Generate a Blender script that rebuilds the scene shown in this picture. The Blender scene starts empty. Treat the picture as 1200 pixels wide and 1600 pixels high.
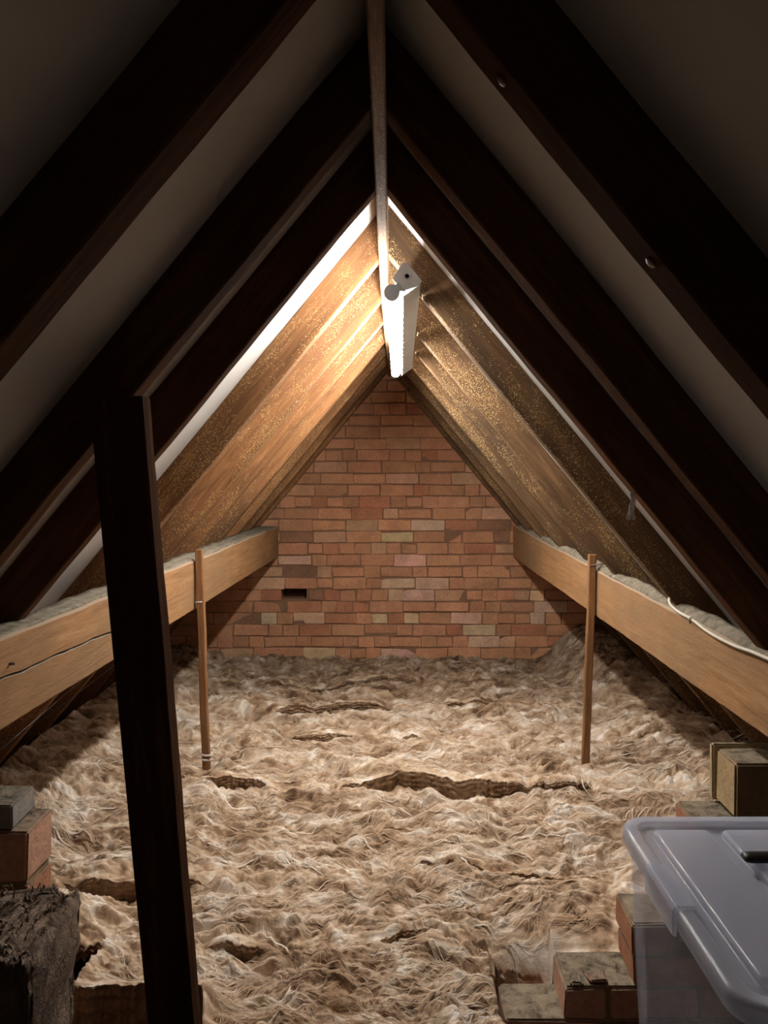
import bpy, bmesh, math, random
import numpy as np
from mathutils import Vector, Matrix

random.seed(7)
RS = np.random.RandomState(11)
C = bpy.context.scene
COL = C.collection
Z0 = 1.35                     # eye height above the floor boards; scene z = height above eye + Z0

# ------------------------------------------------------------------ camera
cd = bpy.data.cameras.new('camera')
cam = bpy.data.objects.new('camera', cd)
COL.objects.link(cam)
cam.location = (0, 0, Z0)
cam.rotation_euler = (math.radians(90), 0, 0)
cd.sensor_fit = 'AUTO'
cd.sensor_width = 36.0
cd.lens = 36.0 * 1180 / 1600
cd.shift_x = -15 / 1600
cd.shift_y = -65 / 1600
cd.clip_start = 0.02
C.camera = cam

# ------------------------------------------------------------------ world / light / exposure
w = bpy.data.worlds.new('world')
C.world = w
w.use_nodes = True
w.node_tree.nodes['Background'].inputs[0].default_value = (0.75, 0.8, 1.0, 1)
w.node_tree.nodes['Background'].inputs[1].default_value = 0.009
C.view_settings.view_transform = 'Standard'
C.view_settings.look = 'None'
C.view_settings.gamma = 1
C.view_settings.use_curve_mapping = False
C.view_settings.exposure = 0.0
TUBE_STRENGTH = 168.0
# weak warm light coming up through the loft hatch behind the camera
ld = bpy.data.lights.new('hatch_light', 'AREA')
ld.shape = 'RECTANGLE'
ld.size = 0.6
ld.size_y = 0.6
ld.energy = 0.1
ld.color = (1.0, 0.72, 0.5)
lo = bpy.data.objects.new('hatch_light', ld)
COL.objects.link(lo)
lo.location = (0.1, -0.75, 0.05)
lo.rotation_euler = (math.radians(180), 0, 0)


# ------------------------------------------------------------------ node helpers
class NT:
    def __init__(self, name):
        self.m = bpy.data.materials.new(name)
        self.m.use_nodes = True
        self.t = self.m.node_tree
        self.t.nodes.clear()
        self.out = self.n('ShaderNodeOutputMaterial')

    def n(self, kind, **kw):
        nd = self.t.nodes.new(kind)
        for k, v in kw.items():
            setattr(nd, k, v)
        return nd

    def l(self, a, b):
        self.t.links.new(a, b)

    def val(self, nd, key, v):
        nd.inputs[key].default_value = v

    def noise(self, vec, scale, detail=4, rough=0.55, dist=0.0):
        nd = self.n('ShaderNodeTexNoise')
        self.l(vec, nd.inputs['Vector'])
        self.val(nd, 'Scale', scale); self.val(nd, 'Detail', detail)
        self.val(nd, 'Roughness', rough); self.val(nd, 'Distortion', dist)
        return nd.outputs['Fac']

    def ramp(self, fac, stops):
        nd = self.n('ShaderNodeValToRGB')
        self.l(fac, nd.inputs[0])
        el = nd.color_ramp.elements
        while len(el) < len(stops):
            el.new(0.5)
        for e, (p, c) in zip(el, stops):
            e.position = p
            e.color = (*c, 1) if len(c) == 3 else c
        return nd.outputs['Color']

    def math(self, op, a, b=None, clamp=False):
        nd = self.n('ShaderNodeMath', operation=op, use_clamp=clamp)
        for i, v in enumerate((a, b)):
            if v is None:
                continue
            if isinstance(v, (int, float)):
                nd.inputs[i].default_value = v
            else:
                self.l(v, nd.inputs[i])
        return nd.outputs[0]

    def mix(self, fac, a, b, mode='MIX'):
        nd = self.n('ShaderNodeMix', data_type='RGBA', blend_type=mode)
        for key, v in ((0, fac), (6, a), (7, b)):
            if isinstance(v, (int, float)):
                nd.inputs[key].default_value = v
            elif isinstance(v, tuple):
                nd.inputs[key].default_value = (*v, 1)
            else:
                self.l(v, nd.inputs[key])
        return nd.outputs[2]

    def remap(self, v, a, b, c=0.0, d=1.0):
        nd = self.n('ShaderNodeMapRange')
        self.l(v, nd.inputs[0])
        for i, x in enumerate((a, b, c, d)):
            nd.inputs[i + 1].default_value = x
        return nd.outputs[0]

    def coords(self, scale=(1, 1, 1), rnd=True):
        tc = self.n('ShaderNodeTexCoord')
        mp = self.n('ShaderNodeMapping')
        mp.inputs['Scale'].default_value = scale
        if rnd:
            oi = self.n('ShaderNodeObjectInfo')
            cx = self.n('ShaderNodeCombineXYZ')
            r = self.math('MULTIPLY', oi.outputs['Random'], 37.0)
            for i in range(3):
                self.l(r, cx.inputs[i])
            ad = self.n('ShaderNodeVectorMath', operation='ADD')
            self.l(tc.outputs['Object'], ad.inputs[0]); self.l(cx.outputs[0], ad.inputs[1])
            self.l(ad.outputs[0], mp.inputs['Vector'])
        else:
            self.l(tc.outputs['Object'], mp.inputs['Vector'])
        return mp.outputs[0]

    def bsdf(self, color, rough=0.8, metallic=0.0, spec=0.3, height=None, bump=0.3, dist=0.01):
        b = self.n('ShaderNodeBsdfPrincipled')
        for key, v in (('Base Color', color), ('Roughness', rough), ('Metallic', metallic), ('Specular IOR Level', spec)):
            if isinstance(v, (int, float)):
                b.inputs[key].default_value = v
            elif isinstance(v, tuple):
                b.inputs[key].default_value = (*v, 1)
            else:
                self.l(v, b.inputs[key])
        if height is not None:
            bp = self.n('ShaderNodeBump')
            bp.inputs['Strength'].default_value = bump
            bp.inputs['Distance'].default_value = dist
            self.l(height, bp.inputs['Height'])
            self.l(bp.outputs[0], b.inputs['Normal'])
        return b

    def done(self, shader):
        self.l(shader.outputs[0], self.out.inputs['Surface'])
        return self.m


def srgb(r, g, b):
    f = lambda c: ((c / 255 + 0.055) / 1.055) ** 2.4 if c > 10 else c / 255 / 12.92
    return (f(r), f(g), f(b))


def wood(name, dark, mid, light, speckle=0.0, dust=0.0, rough=0.75, blotch=None, spec=0.2):
    k = NT(name)
    g = k.coords((1.2, 16, 16))
    big = k.coords((1.0, 3.0, 3.0))
    raw = k.coords((1, 1, 1))
    grain = k.noise(g, 3.0, 8, 0.65, 0.8)
    col = k.ramp(grain, [(0.22, dark), (0.5, mid), (0.8, light)])
    patch = k.noise(big, 1.6, 3, 0.5, 0.3)
    col = k.mix(k.remap(patch, 0.42, 0.7), col, blotch or dark)
    fine = k.noise(g, 30.0, 4, 0.7)
    col = k.mix(0.35, col, k.ramp(fine, [(0.3, (0.25, 0.25, 0.25)), (0.7, (1, 1, 1))]), 'MULTIPLY')
    ro = rough
    met = 0.0
    if speckle:
        v = k.n('ShaderNodeTexVoronoi'); k.l(raw, v.inputs['Vector']); k.val(v, 'Scale', 400.0)
        sep = k.n('ShaderNodeSeparateColor'); k.l(v.outputs['Color'], sep.inputs[0])
        pick = k.math('GREATER_THAN', sep.outputs[0], 0.6)
        dot = k.math('LESS_THAN', v.outputs['Distance'], 0.42)
        m2 = k.remap(k.noise(big, 2.6, 5, 0.7, 0.3), 0.44, 0.62)
        m3 = k.math('GREATER_THAN', m2, sep.outputs[1])
        sp = k.math('MULTIPLY', k.math('MULTIPLY', pick, dot), m3)
        sp = k.math('MULTIPLY', sp, speckle)
        col = k.mix(sp, col, k.mix(sep.outputs[2], srgb(225, 175, 60), srgb(250, 232, 190)))
        met = k.math('MULTIPLY', sp, 0.35)
        ro = k.remap(sp, 0, 1, rough, 0.35)
    if dust:
        gm = k.n('ShaderNodeNewGeometry')
        sx = k.n('ShaderNodeSeparateXYZ'); k.l(gm.outputs['Normal'], sx.inputs[0])
        up = k.remap(sx.outputs[2], 0.55, 0.85)
        col = k.mix(k.math('MULTIPLY', up, dust), col, srgb(150, 142, 130))
    h = k.math('ADD', grain, k.math('MULTIPLY', fine, 0.6))
    b = k.bsdf(col, ro, met, spec, h, 0.45, 0.004)
    return k.done(b)


M = {}
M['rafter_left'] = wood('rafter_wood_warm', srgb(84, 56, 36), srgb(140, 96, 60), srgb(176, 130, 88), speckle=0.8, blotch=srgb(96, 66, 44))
M['rafter_right'] = wood('rafter_wood_shaded', srgb(68, 50, 36), srgb(112, 84, 58), srgb(152, 118, 82), speckle=0.9, blotch=srgb(78, 60, 44))  # right slope toned darker: the lamp housing's shade painted into the wood
M['rafter_unlit'] = wood('rafter_wood_unlit', srgb(66, 44, 32), srgb(98, 68, 48), srgb(136, 94, 64), blotch=srgb(78, 54, 38), rough=1.0, spec=0.02)  # near rafters' lack of lamplight put into the wood colour
M['ridge'] = wood('ridge_wood', srgb(92, 64, 42), srgb(138, 104, 72), srgb(176, 140, 100), speckle=0.4, blotch=srgb(110, 78, 52))
M['purlin'] = wood('purlin_wood', srgb(120, 84, 54), srgb(162, 120, 80), srgb(188, 146, 102), dust=0.95, blotch=srgb(140, 110, 80))
M['hanger'] = wood('batten_wood', srgb(110, 74, 46), srgb(148, 106, 70), srgb(180, 136, 94), blotch=srgb(120, 84, 54))
M['post'] = wood('post_wood', srgb(58, 38, 28), srgb(88, 60, 42), srgb(130, 94, 64), blotch=srgb(66, 44, 32), rough=1.0, spec=0.02)
M['board'] = wood('floor_board_wood', srgb(92, 70, 50), srgb(128, 100, 72), srgb(160, 130, 98))

k = NT('roof_lining')
c = k.coords((1, 1, 1), False)
n1 = k.noise(c, 1.5, 4)
col = k.ramp(n1, [(0.35, srgb(196, 190, 184)), (0.7, srgb(226, 222, 218))])
M['lining'] = k.done(k.bsdf(col, 0.8, 0, 0.2, k.noise(c, 60, 3), 0.1, 0.003))

k = NT('dust')
c = k.coords((1, 1, 1))
col = k.ramp(k.noise(c, 40, 6, 0.7), [(0.3, srgb(88, 80, 68)), (0.6, srgb(136, 126, 110)), (0.8, srgb(164, 154, 138))])
M['dust'] = k.done(k.bsdf(col, 0.95, 0, 0.1, k.noise(c, 160, 5, 0.7), 0.8, 0.004))


def brick_mat(name, dusty):
    k = NT(name)
    c = k.coords((1, 1, 1), False)
    at = k.n('ShaderNodeVertexColor'); at.layer_name = 'Col'
    n1 = k.noise(c, 9, 6, 0.7)
    n2 = k.noise(c, 70, 6, 0.75)
    col = k.mix(0.5, at.outputs[0], k.ramp(n1, [(0.3, (0.4, 0.42, 0.44)), (0.6, (1, 1, 1))]), 'MULTIPLY')
    col = k.mix(0.4, col, k.ramp(n2, [(0.3, (0.4, 0.4, 0.4)), (0.55, (1, 1, 1))]), 'MULTIPLY')
    smear = k.remap(k.noise(c, 16, 6, 0.75, 0.5), 0.58, 0.72)
    col = k.mix(k.math('MULTIPLY', smear, 0.55), col, srgb(180, 146, 114))
    if dusty:
        gm = k.n('ShaderNodeNewGeometry')
        sx = k.n('ShaderNodeSeparateXYZ'); k.l(gm.outputs['Normal'], sx.inputs[0])
        up = k.remap(sx.outputs[2], 0.4, 0.8)
        dcol = k.ramp(k.noise(c, 28, 7, 0.75, 0.4), [(0.36, srgb(52, 46, 38)), (0.5, srgb(120, 108, 92)), (0.7, srgb(150, 138, 118))])
        col = k.mix(k.math('MULTIPLY', up, 0.92), col, dcol)
    h = k.math('ADD', k.noise(c, 45, 6, 0.7), k.math('MULTIPLY', n2, 0.5))
    return k.done(k.bsdf(col, 0.95, 0, 0.15, h, 0.7, 0.006))


M['brick'] = brick_mat('old_brick', False)
M['brick_dusty'] = brick_mat('old_brick_dusty', True)

k = NT('glass_wool')
c = k.coords((1, 1, 1), False)
at = k.n('ShaderNodeVertexColor'); at.layer_name = 'Col'
wp = k.n('ShaderNodeTexNoise'); k.l(c, wp.inputs['Vector']); k.val(wp, 'Scale', 5.0); k.val(wp, 'Detail', 2.0)
va = k.n('ShaderNodeVectorMath', operation='MULTIPLY_ADD')
k.l(wp.outputs['Color'], va.inputs[0]); va.inputs[1].default_value = (0.35, 0.5, 0.2); k.l(c, va.inputs[2])
mp = k.n('ShaderNodeMapping'); mp.inputs['Scale'].default_value = (22, 110, 60); k.l(va.outputs[0], mp.inputs['Vector'])
fib = k.noise(mp.outputs[0], 1.0, 6, 0.7, 0.8)
sepc = k.n('ShaderNodeSeparateColor'); k.l(at.outputs[0], sepc.inputs[0])
tint = k.math('ADD', k.math('MULTIPLY', sepc.outputs[0], 0.8), k.math('MULTIPLY', fib, 0.3))
col = k.ramp(tint, [(0.22, srgb(98, 74, 56)), (0.44, srgb(166, 138, 112)), (0.64, srgb(206, 182, 156)), (0.88, srgb(240, 230, 218))])
mott = k.noise(c, 4.0, 4, 0.6)
col = k.mix(k.remap(mott, 0.5, 0.72, 0, 0.35), col, srgb(150, 112, 78))
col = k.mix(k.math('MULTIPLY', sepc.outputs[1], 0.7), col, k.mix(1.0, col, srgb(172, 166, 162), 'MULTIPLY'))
cloud = k.noise(c, 55.0, 7, 0.72, 1.2)
M['wool'] = k.done(k.bsdf(col, 0.9, 0, 0.15, k.math('ADD', k.math('MULTIPLY', fib, 0.6), cloud), 0.6, 0.008))

k = NT('dark_wool')
c = k.coords((1, 1, 1))
col = k.ramp(k.noise(c, 30, 6, 0.7, 1.0), [(0.3, srgb(84, 66, 54)), (0.7, srgb(158, 138, 122))])
M['wool_dark'] = k.done(k.bsdf(col, 0.95, 0, 0.1, k.noise(c, 60, 5, 0.7, 1.0), 0.8, 0.01))


def plain(name, colr, rough=0.5, metallic=0.0, spec=0.5, bump=0.05):
    k = NT(name)
    c = k.coords((1, 1, 1))
    n = k.noise(c, 30, 4, 0.6)
    col = k.mix(k.remap(n, 0.3, 0.8, 0, 0.35), colr, tuple(x * 0.6 for x in colr))
    return k.done(k.bsdf(col, rough, metallic, spec, n, bump, 0.002))


M['lamp_body'] = plain('lamp_enamel', srgb(205, 208, 205), 0.45)
M['lamp_cap'] = plain('lamp_cap_plastic', srgb(225, 228, 228), 0.5)
M['holder'] = plain('lamp_holder_plastic', srgb(190, 192, 196), 0.5)
M['cable'] = plain('cable_sheath', srgb(205, 196, 178), 0.5)
M['metal'] = plain('rusty_metal', srgb(120, 108, 98), 0.5, 0.7)
M['black'] = plain('black_plastic', srgb(28, 26, 26), 0.4)
M['web'] = plain('cobweb_fibre', srgb(200, 195, 188), 0.9)
M['pink'] = plain('pink_fabric', srgb(190, 130, 140), 0.9)
M['blue'] = plain('blue_fabric', srgb(70, 140, 180), 0.8)
M['violet'] = plain('violet_fabric', srgb(110, 96, 150), 0.8)
M['tan'] = plain('brown_fabric', srgb(120, 88, 70), 0.9)
M['floor'] = plain('plaster_floor', srgb(96, 86, 78), 0.95)

k = NT('lamp_tube')
e = k.n('ShaderNodeEmission')
e.inputs[0].default_value = (1.0, 0.98, 0.93, 1)
e.inputs[1].default_value = TUBE_STRENGTH
M['tube'] = k.done(e)


def clear_plastic(name, fac, colr):
    k = NT(name)
    c = k.coords((1, 1, 1), False)
    tr = k.n('ShaderNodeBsdfTransparent'); tr.inputs[0].default_value = (0.95, 0.96, 0.98, 1)
    b = k.bsdf(colr, 0.07, 0, 1.0)
    tl = k.n('ShaderNodeBsdfTranslucent'); tl.inputs[0].default_value = (*colr, 1)
    m1 = k.n('ShaderNodeMixShader'); m1.inputs[0].default_value = 0.35
    k.l(b.outputs[0], m1.inputs[1]); k.l(tl.outputs[0], m1.inputs[2])
    m2 = k.n('ShaderNodeMixShader')
    fr = k.n('ShaderNodeFresnel'); fr.inputs[0].default_value = 1.45
    f = k.math('ADD', k.math('MULTIPLY', fr.outputs[0], 0.2), fac, True)
    k.l(f, m2.inputs[0]); k.l(tr.outputs[0], m2.inputs[1]); k.l(m1.outputs[0], m2.inputs[2])
    return k.done(m2)


M['clear'] = clear_plastic('clear_plastic', 0.02, srgb(236, 238, 246))
M['milky'] = clear_plastic('milky_plastic', 0.33, srgb(238, 242, 255))


# ------------------------------------------------------------------ object helpers
def tag(o, label=None, cat=None, group=None, kind=None):
    if label: o['label'] = label
    if cat: o['category'] = cat
    if group: o['group'] = group
    if kind: o['kind'] = kind
    return o


def empty(name, loc, label, cat, group=None):
    o = bpy.data.objects.new(name, None)
    COL.objects.link(o)
    o.location = loc
    o.empty_display_size = 0.05
    return tag(o, label, cat, group)


def link_mesh(name, me, mat, matrix=None, parent=None):
    o = bpy.data.objects.new(name, me)
    COL.objects.link(o)
    me.materials.append(mat)
    if matrix is None:
        matrix = Matrix.Identity(4)
    if parent is not None:
        o.parent = parent
        pm = parent.matrix_basis.copy()
        up_ = parent.parent
        while up_ is not None:
            pm = up_.matrix_basis @ pm
            up_ = up_.parent
        o.matrix_basis = pm.inverted() @ matrix
    else:
        o.matrix_basis = matrix
    return o


def from_world(name, verts, faces, mat, matrix=None, parent=None, smooth=False):
    """verts in eye coordinates (z above eye); matrix in scene coordinates"""
    if matrix is None:
        cc = [sum(v[i] for v in verts) / len(verts) for i in range(3)]
        matrix = Matrix.Translation((cc[0], cc[1], cc[2] + Z0))
    inv = matrix.inverted()
    vs = [inv @ Vector((v[0], v[1], v[2] + Z0)) for v in verts]
    me = bpy.data.meshes.new(name)
    me.from_pydata([tuple(v) for v in vs], [], faces)
    bm = bmesh.new(); bm.from_mesh(me)
    bmesh.ops.recalc_face_normals(bm, faces=bm.faces)
    bm.to_mesh(me); bm.free()
    if smooth:
        me.polygons.foreach_set('use_smooth', [True] * len(me.polygons))
    return link_mesh(name, me, mat, matrix, parent)


def frame(origin, xdir, up=(0, 0, 1)):
    x = Vector(xdir).normalized()
    y = Vector(up).cross(x).normalized()
    z = x.cross(y).normalized()
    m = Matrix((x, y, z)).transposed().to_4x4()
    m.translation = Vector((origin[0], origin[1], origin[2] + Z0))
    return m


def loft(sections, close=True, caps=True):
    """sections: list of rings (same count) -> verts, faces"""
    n = len(sections[0])
    verts = [p for s in sections for p in s]
    faces = []
    for i in range(len(sections) - 1):
        for j in range(n if close else n - 1):
            a = i * n + j; b = i * n + (j + 1) % n
            faces.append((a, b, b + n, a + n))
    if caps and close:
        faces.append(tuple(range(n - 1, -1, -1)))
        faces.append(tuple((len(sections) - 1) * n + j for j in range(n)))
    return verts, faces


def wob(t, seed, amp):
    return amp * (math.sin(t * 5.1 + seed * 1.7) * 0.5 + math.sin(t * 13.3 + seed * 3.1) * 0.3 + math.sin(t * 31.7 + seed * 5.3) * 0.2)


def timber(name, p0, p1, wd, ht, mat, up=(0, 0, 1), parent=None, seg=24, ch=0.003, rough=0.0015, taper=1.0):
    """sawn timber p0->p1, wd along local y, ht along local z; chamfered, slightly wavy"""
    p0 = Vector(p0); p1 = Vector(p1)
    mtx = frame(p0, p1 - p0, up)
    L = (p1 - p0).length
    sec = []
    sd = random.random() * 50
    for i in range(seg + 1):
        t = L * i / seg
        f = 1 + (taper - 1) * i / seg
        hw = wd / 2 * f + wob(t * 3, sd, rough); hh = ht / 2 + wob(t * 3, sd + 9, rough)
        oy = wob(t, sd + 4, rough * 2)
        r = [(-hw + ch, -hh), (hw - ch, -hh), (hw, -hh + ch), (hw, hh - ch), (hw - ch, hh), (-hw + ch, hh), (-hw, hh - ch), (-hw, -hh + ch)]
        sec.append([(t, y + oy, z) for y, z in r])
    v, f = loft(sec)
    me = bpy.data.meshes.new(name)
    me.from_pydata(v, [], f)
    bm = bmesh.new(); bm.from_mesh(me); bmesh.ops.recalc_face_normals(bm, faces=bm.faces); bm.to_mesh(me); bm.free()
    return link_mesh(name, me, mat, mtx, parent)


def tube(name, pts, r, mat, parent=None, sides=8, taper=None):
    """pts in eye coordinates"""
    sec = []
    P = [Vector(p) for p in pts]
    for i, p in enumerate(P):
        d = (P[min(i + 1, len(P) - 1)] - P[max(i - 1, 0)]).normalized()
        a = d.cross(Vector((0.13, 0.2, 0.97))).normalized()
        b = d.cross(a)
        rr = r if taper is None else r * taper[i]
        sec.append([tuple(p + a * rr * math.cos(2 * math.pi * k / sides) + b * rr * math.sin(2 * math.pi * k / sides)) for k in range(sides)])
    v, f = loft(sec)
    return from_world(name, v, f, mat, parent=parent, smooth=True)


def spline(pts, n=8):
    P = [Vector(p) for p in pts]
    out = []
    for i in range(len(P) - 1):
        a = P[max(i - 1, 0)]; b = P[i]; c2 = P[i + 1]; d = P[min(i + 2, len(P) - 1)]
        for j in range(n):
            t = j / n
            out.append(tuple(0.5 * ((2 * b) + (c2 - a) * t + (2 * a - 5 * b + 4 * c2 - d) * t * t + (3 * b - a - 3 * c2 + d) * t ** 3)))
    out.append(tuple(P[-1]))
    return out


# ------------------------------------------------------------------ roof geometry
XR = -0.027          # ridge centre
HR = 0.63            # apex of the rafter undersides above the eye
DV = 0.14            # vertical depth of a rafter
SL = {-1: 1.21, 1: 1.22}
ZF = -1.35
YW = 4.80


def under(side, x):
    return HR - SL[side] * abs(x - XR)


def lining(side):
    s = side
    th = 0.03
    xe = (HR + DV - ZF) / SL[s]
    verts = []; faces = []
    NX, NY = 40, 30
    for layer in (0, 1):
        for i in range(NX + 1):
            for j in range(NY + 1):
                a = xe * i / NX
                y = -1.2 + (YW + 1.4) * j / NY
                sag = 0.0 if layer else 0.003 * math.sin(a * 7) * math.sin(y * 6.0)
                verts.append((XR + s * a, y, HR + DV + 0.001 - SL[s] * a + layer * th + sag))
    n = NY + 1; off = (NX + 1) * n
    for i in range(NX):
        for j in range(NY):
            q = (i * n + j, (i + 1) * n + j, (i + 1) * n + j + 1, i * n + j + 1)
            faces.append(q); faces.append(tuple(x + off for x in reversed(q)))
    for i in range(NX):
        for j in (0, NY):
            a, b = i * n + j, (i + 1) * n + j
            faces.append((a, b, b + off, a + off))
    for j in range(NY):
        for i in (0, NX):
            a, b = i * n + j, i * n + j + 1
            faces.append((a, b, b + off, a + off))
    o = from_world('ceiling', verts, faces, M['lining'], smooth=False)
    tag(o, kind='structure')
    o['label'] = 'pale roof lining boards on the %s slope between the rafters' % ('left' if s < 0 else 'right')


lining(-1)
lining(1)

# floor (back of the ceilings below)
v = [(-1.75, -1.2, ZF - 0.03), (1.75, -1.2, ZF - 0.03), (1.75, YW + 0.2, ZF - 0.03), (-1.75, YW + 0.2, ZF - 0.03)]
v += [(x, y, ZF) for x, y, z in v]
tag(from_world('floor', v, [(0, 1, 2, 3), (4, 5, 6, 7), (0, 1, 5, 4), (1, 2, 6, 5), (2, 3, 7, 6), (3, 0, 4, 7)], M['floor']), kind='structure')


# ------------------------------------------------------------------ bricks
def pix(px, py, Y):
    return ((px - 615) / 1180 * Y, Y, -(py - 735) / 1180 * Y)


def brick_geo(bm, lay, x0, x1, y0, y1, z0, z1, colr, jit=0.002, clip=None):
    vs = []
    for x, y, z in ((x0, y0, z0), (x1, y0, z0), (x1, y1, z0), (x0, y1, z0), (x0, y0, z1), (x1, y0, z1), (x1, y1, z1), (x0, y1, z1)):
        j = lambda: random.uniform(-jit, jit)
        X, Z = x + j(), z + j()
        if clip:
            X, Z = clip(X, Z)
        vs.append(bm.verts.new((X, y + j() * 1.5, Z)))
    fs = []
    for q in ((0, 3, 2, 1), (4, 5, 6, 7), (0, 1, 5, 4), (1, 2, 6, 5), (2, 3, 7, 6), (3, 0, 4, 7)):
        f = bm.faces.new([vs[i] for i in q])
        fs.append(f)
        for lp in f.loops:
            lp[lay] = (*colr, 1)
    return vs


def brick_color():
    r = random.random()
    if r < 0.74:
        b = srgb(208, 152, 116)
    elif r < 0.88:
        b = srgb(196, 134, 102)
    else:
        b = srgb(212, 166, 132)
    f = random.uniform(0.86, 1.1)
    return tuple(min(1, c * f * random.uniform(0.97, 1.03)) for c in b)


def gable():
    bm = bmesh.new()
    lay = bm.loops.layers.float_color.new('Col')
    course = 0.0741
    sc = 1180 / YW
    pale = [(648, 905), (695, 905), (622, 925), (660, 925), (842, 925), (481, 962), (602, 960),
            (650, 961), (722, 961), (746, 961), (838, 958), (480, 1013), (622, 835),
            (448, 872), (660, 870), (410, 960), (725, 992), (770, 1010), (640, 1029), (660, 815)]
    dark = [(470, 835), (487, 835), (780, 830), (790, 842), (486, 928), (764, 994), (486, 1028)]
    missing = [(459, 926)]
    half = [(468, 888), (463, 889)]
    rng = random.Random(5)
    zb = ZF
    row = 0

    def clip(X, Z):
        s = -1 if X < XR else 1
        lim = (HR + DV - Z - 0.004) / SL[s]
        if abs(X - XR) > lim:
            X = XR + s * max(lim, 0.0)
            if lim < 0:
                Z = HR + DV - 0.004
        return X, Z
    # phase so that a course boundary falls right at the hole (918-936 px)
    while zb < HR + DV - 0.03:
        zt = zb + course
        heads = (row % 4 == 3) or row == 5
        x = -1.75 + (0.11 if row % 2 else 0.0) + rng.uniform(-0.02, 0.02)
        while x < 1.75:
            L = (0.102 if heads else (0.215 if rng.random() > 0.22 else 0.102)) * rng.uniform(0.94, 1.03)
            if heads and rng.random() < 0.25:
                L = 0.2
            x1 = x + L
            xm = (x + x1) / 2; zm = (zb + zt) / 2
            s = -1 if xm < XR else 1
            if under(s, xm) + DV > zm - 0.03:
                pxx = 615 + xm * sc; pyy = 735 - zm * sc
                colr = brick_color()
                hit = lambda lst, hw: any(abs(a - pxx) < hw and abs(b - pyy) < 9.6 for a, b in lst)
                if hit(pale, L * sc / 2):
                    colr = tuple(c * random.uniform(0.85, 1.05) for c in srgb(232, 190, 158))
                elif hit(dark, L * sc / 2):
                    colr = srgb(160, 118, 94)
                hx0, hx1 = (440 - 615) / sc, (478 - 615) / sc
                if abs(pyy - 927) < 9.6 and x < hx1 and x1 > hx0:      # the pocket left by a missing brick
                    for qa, qb in ((x, hx0), (hx1, x1)):
                        if qb - qa > 0.02:
                            brick_geo(bm, lay, qa, qb - 0.003, YW, YW + 0.1, zb + 0.0035, zt - 0.0035, colr, 0.002, clip)
                else:
                    dy = rng.uniform(-0.003, 0.004)
                    jg = rng.choice([0.002, 0.003, 0.004, 0.006, 0.010])
                    gz = rng.choice([0.0015, 0.002, 0.003, 0.004, 0.008])
                    if hit(half, 0.012 * sc): dy = 0.035
                    brick_geo(bm, lay, x + jg / 2, x1 - jg / 2, YW + dy, YW + 0.1, zb + gz, zt - gz, colr, 0.0035, clip)
            x = x1
        zb = zt
        row += 1
    geom = [e for e in bm.edges if e.calc_length() > 0.012]
    bmesh.ops.bevel(bm, geom=geom, offset=0.0022, segments=1, affect='EDGES')
    # mortar bed behind the brick faces, following the two roof slopes
    y0 = YW + 0.0065
    prof = [(XR - (HR + DV - ZF - 0.004) / SL[-1], ZF), (XR + (HR + DV - ZF - 0.004) / SL[1], ZF), (XR, HR + DV - 0.004)]
    # leave the pocket of the missing brick open: build the bed as strips around it
    hx0, hx1 = (438 - 615) / sc, (479 - 615) / sc
    hz1, hz0 = -(917 - 735) / sc, -(936 - 735) / sc

    def zl(z, s):
        return XR + s * (HR + DV - 0.004 - z) / SL[s]
    quads = [[(zl(ZF, -1), ZF), (zl(ZF, 1), ZF), (zl(hz0, 1), hz0), (zl(hz0, -1), hz0)],
             [(zl(hz0, -1), hz0), (hx0, hz0), (hx0, hz1), (zl(hz1, -1), hz1)],
             [(hx1, hz0), (zl(hz0, 1), hz0), (zl(hz1, 1), hz1), (hx1, hz1)],
             [(zl(hz1, -1), hz1), (zl(hz1, 1), hz1), (XR, HR + DV - 0.004)]]
    mc = srgb(150, 114, 90)
    for q in quads:
        fr = [bm.verts.new((a, y0, b)) for a, b in q]
        bk = [bm.verts.new((a, YW + 0.1, b)) for a, b in q]
        n = len(q)
        fs = [bm.faces.new(fr), bm.faces.new(list(reversed(bk)))]
        for i in range(n):
            fs.append(bm.faces.new((fr[i], bk[i], bk[(i + 1) % n], fr[(i + 1) % n])))
        for f in fs:
            for lp in f.loops:
                lp[lay] = (*mc, 1)
    # wall leaf behind the pocket
    fr = [bm.verts.new((a, YW + 0.1, b)) for a, b in ((hx0 - 0.05, hz0 - 0.05), (hx1 + 0.05, hz0 - 0.05), (hx1 + 0.05, hz1 + 0.05), (hx0 - 0.05, hz1 + 0.05))]
    f = bm.faces.new(fr)
    for lp in f.loops:
        lp[lay] = (*srgb(90, 60, 46), 1)
    bmesh.ops.recalc_face_normals(bm, faces=bm.faces)
    me = bpy.data.meshes.new('wall_back')
    bm.to_mesh(me); bm.free()
    o = link_mesh('wall_back', me, M['brick'], Matrix.Translation((0, 0, Z0)))
    tag(o, 'orange brick gable wall closing the far end of the attic', kind='structure')


gable()

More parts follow.
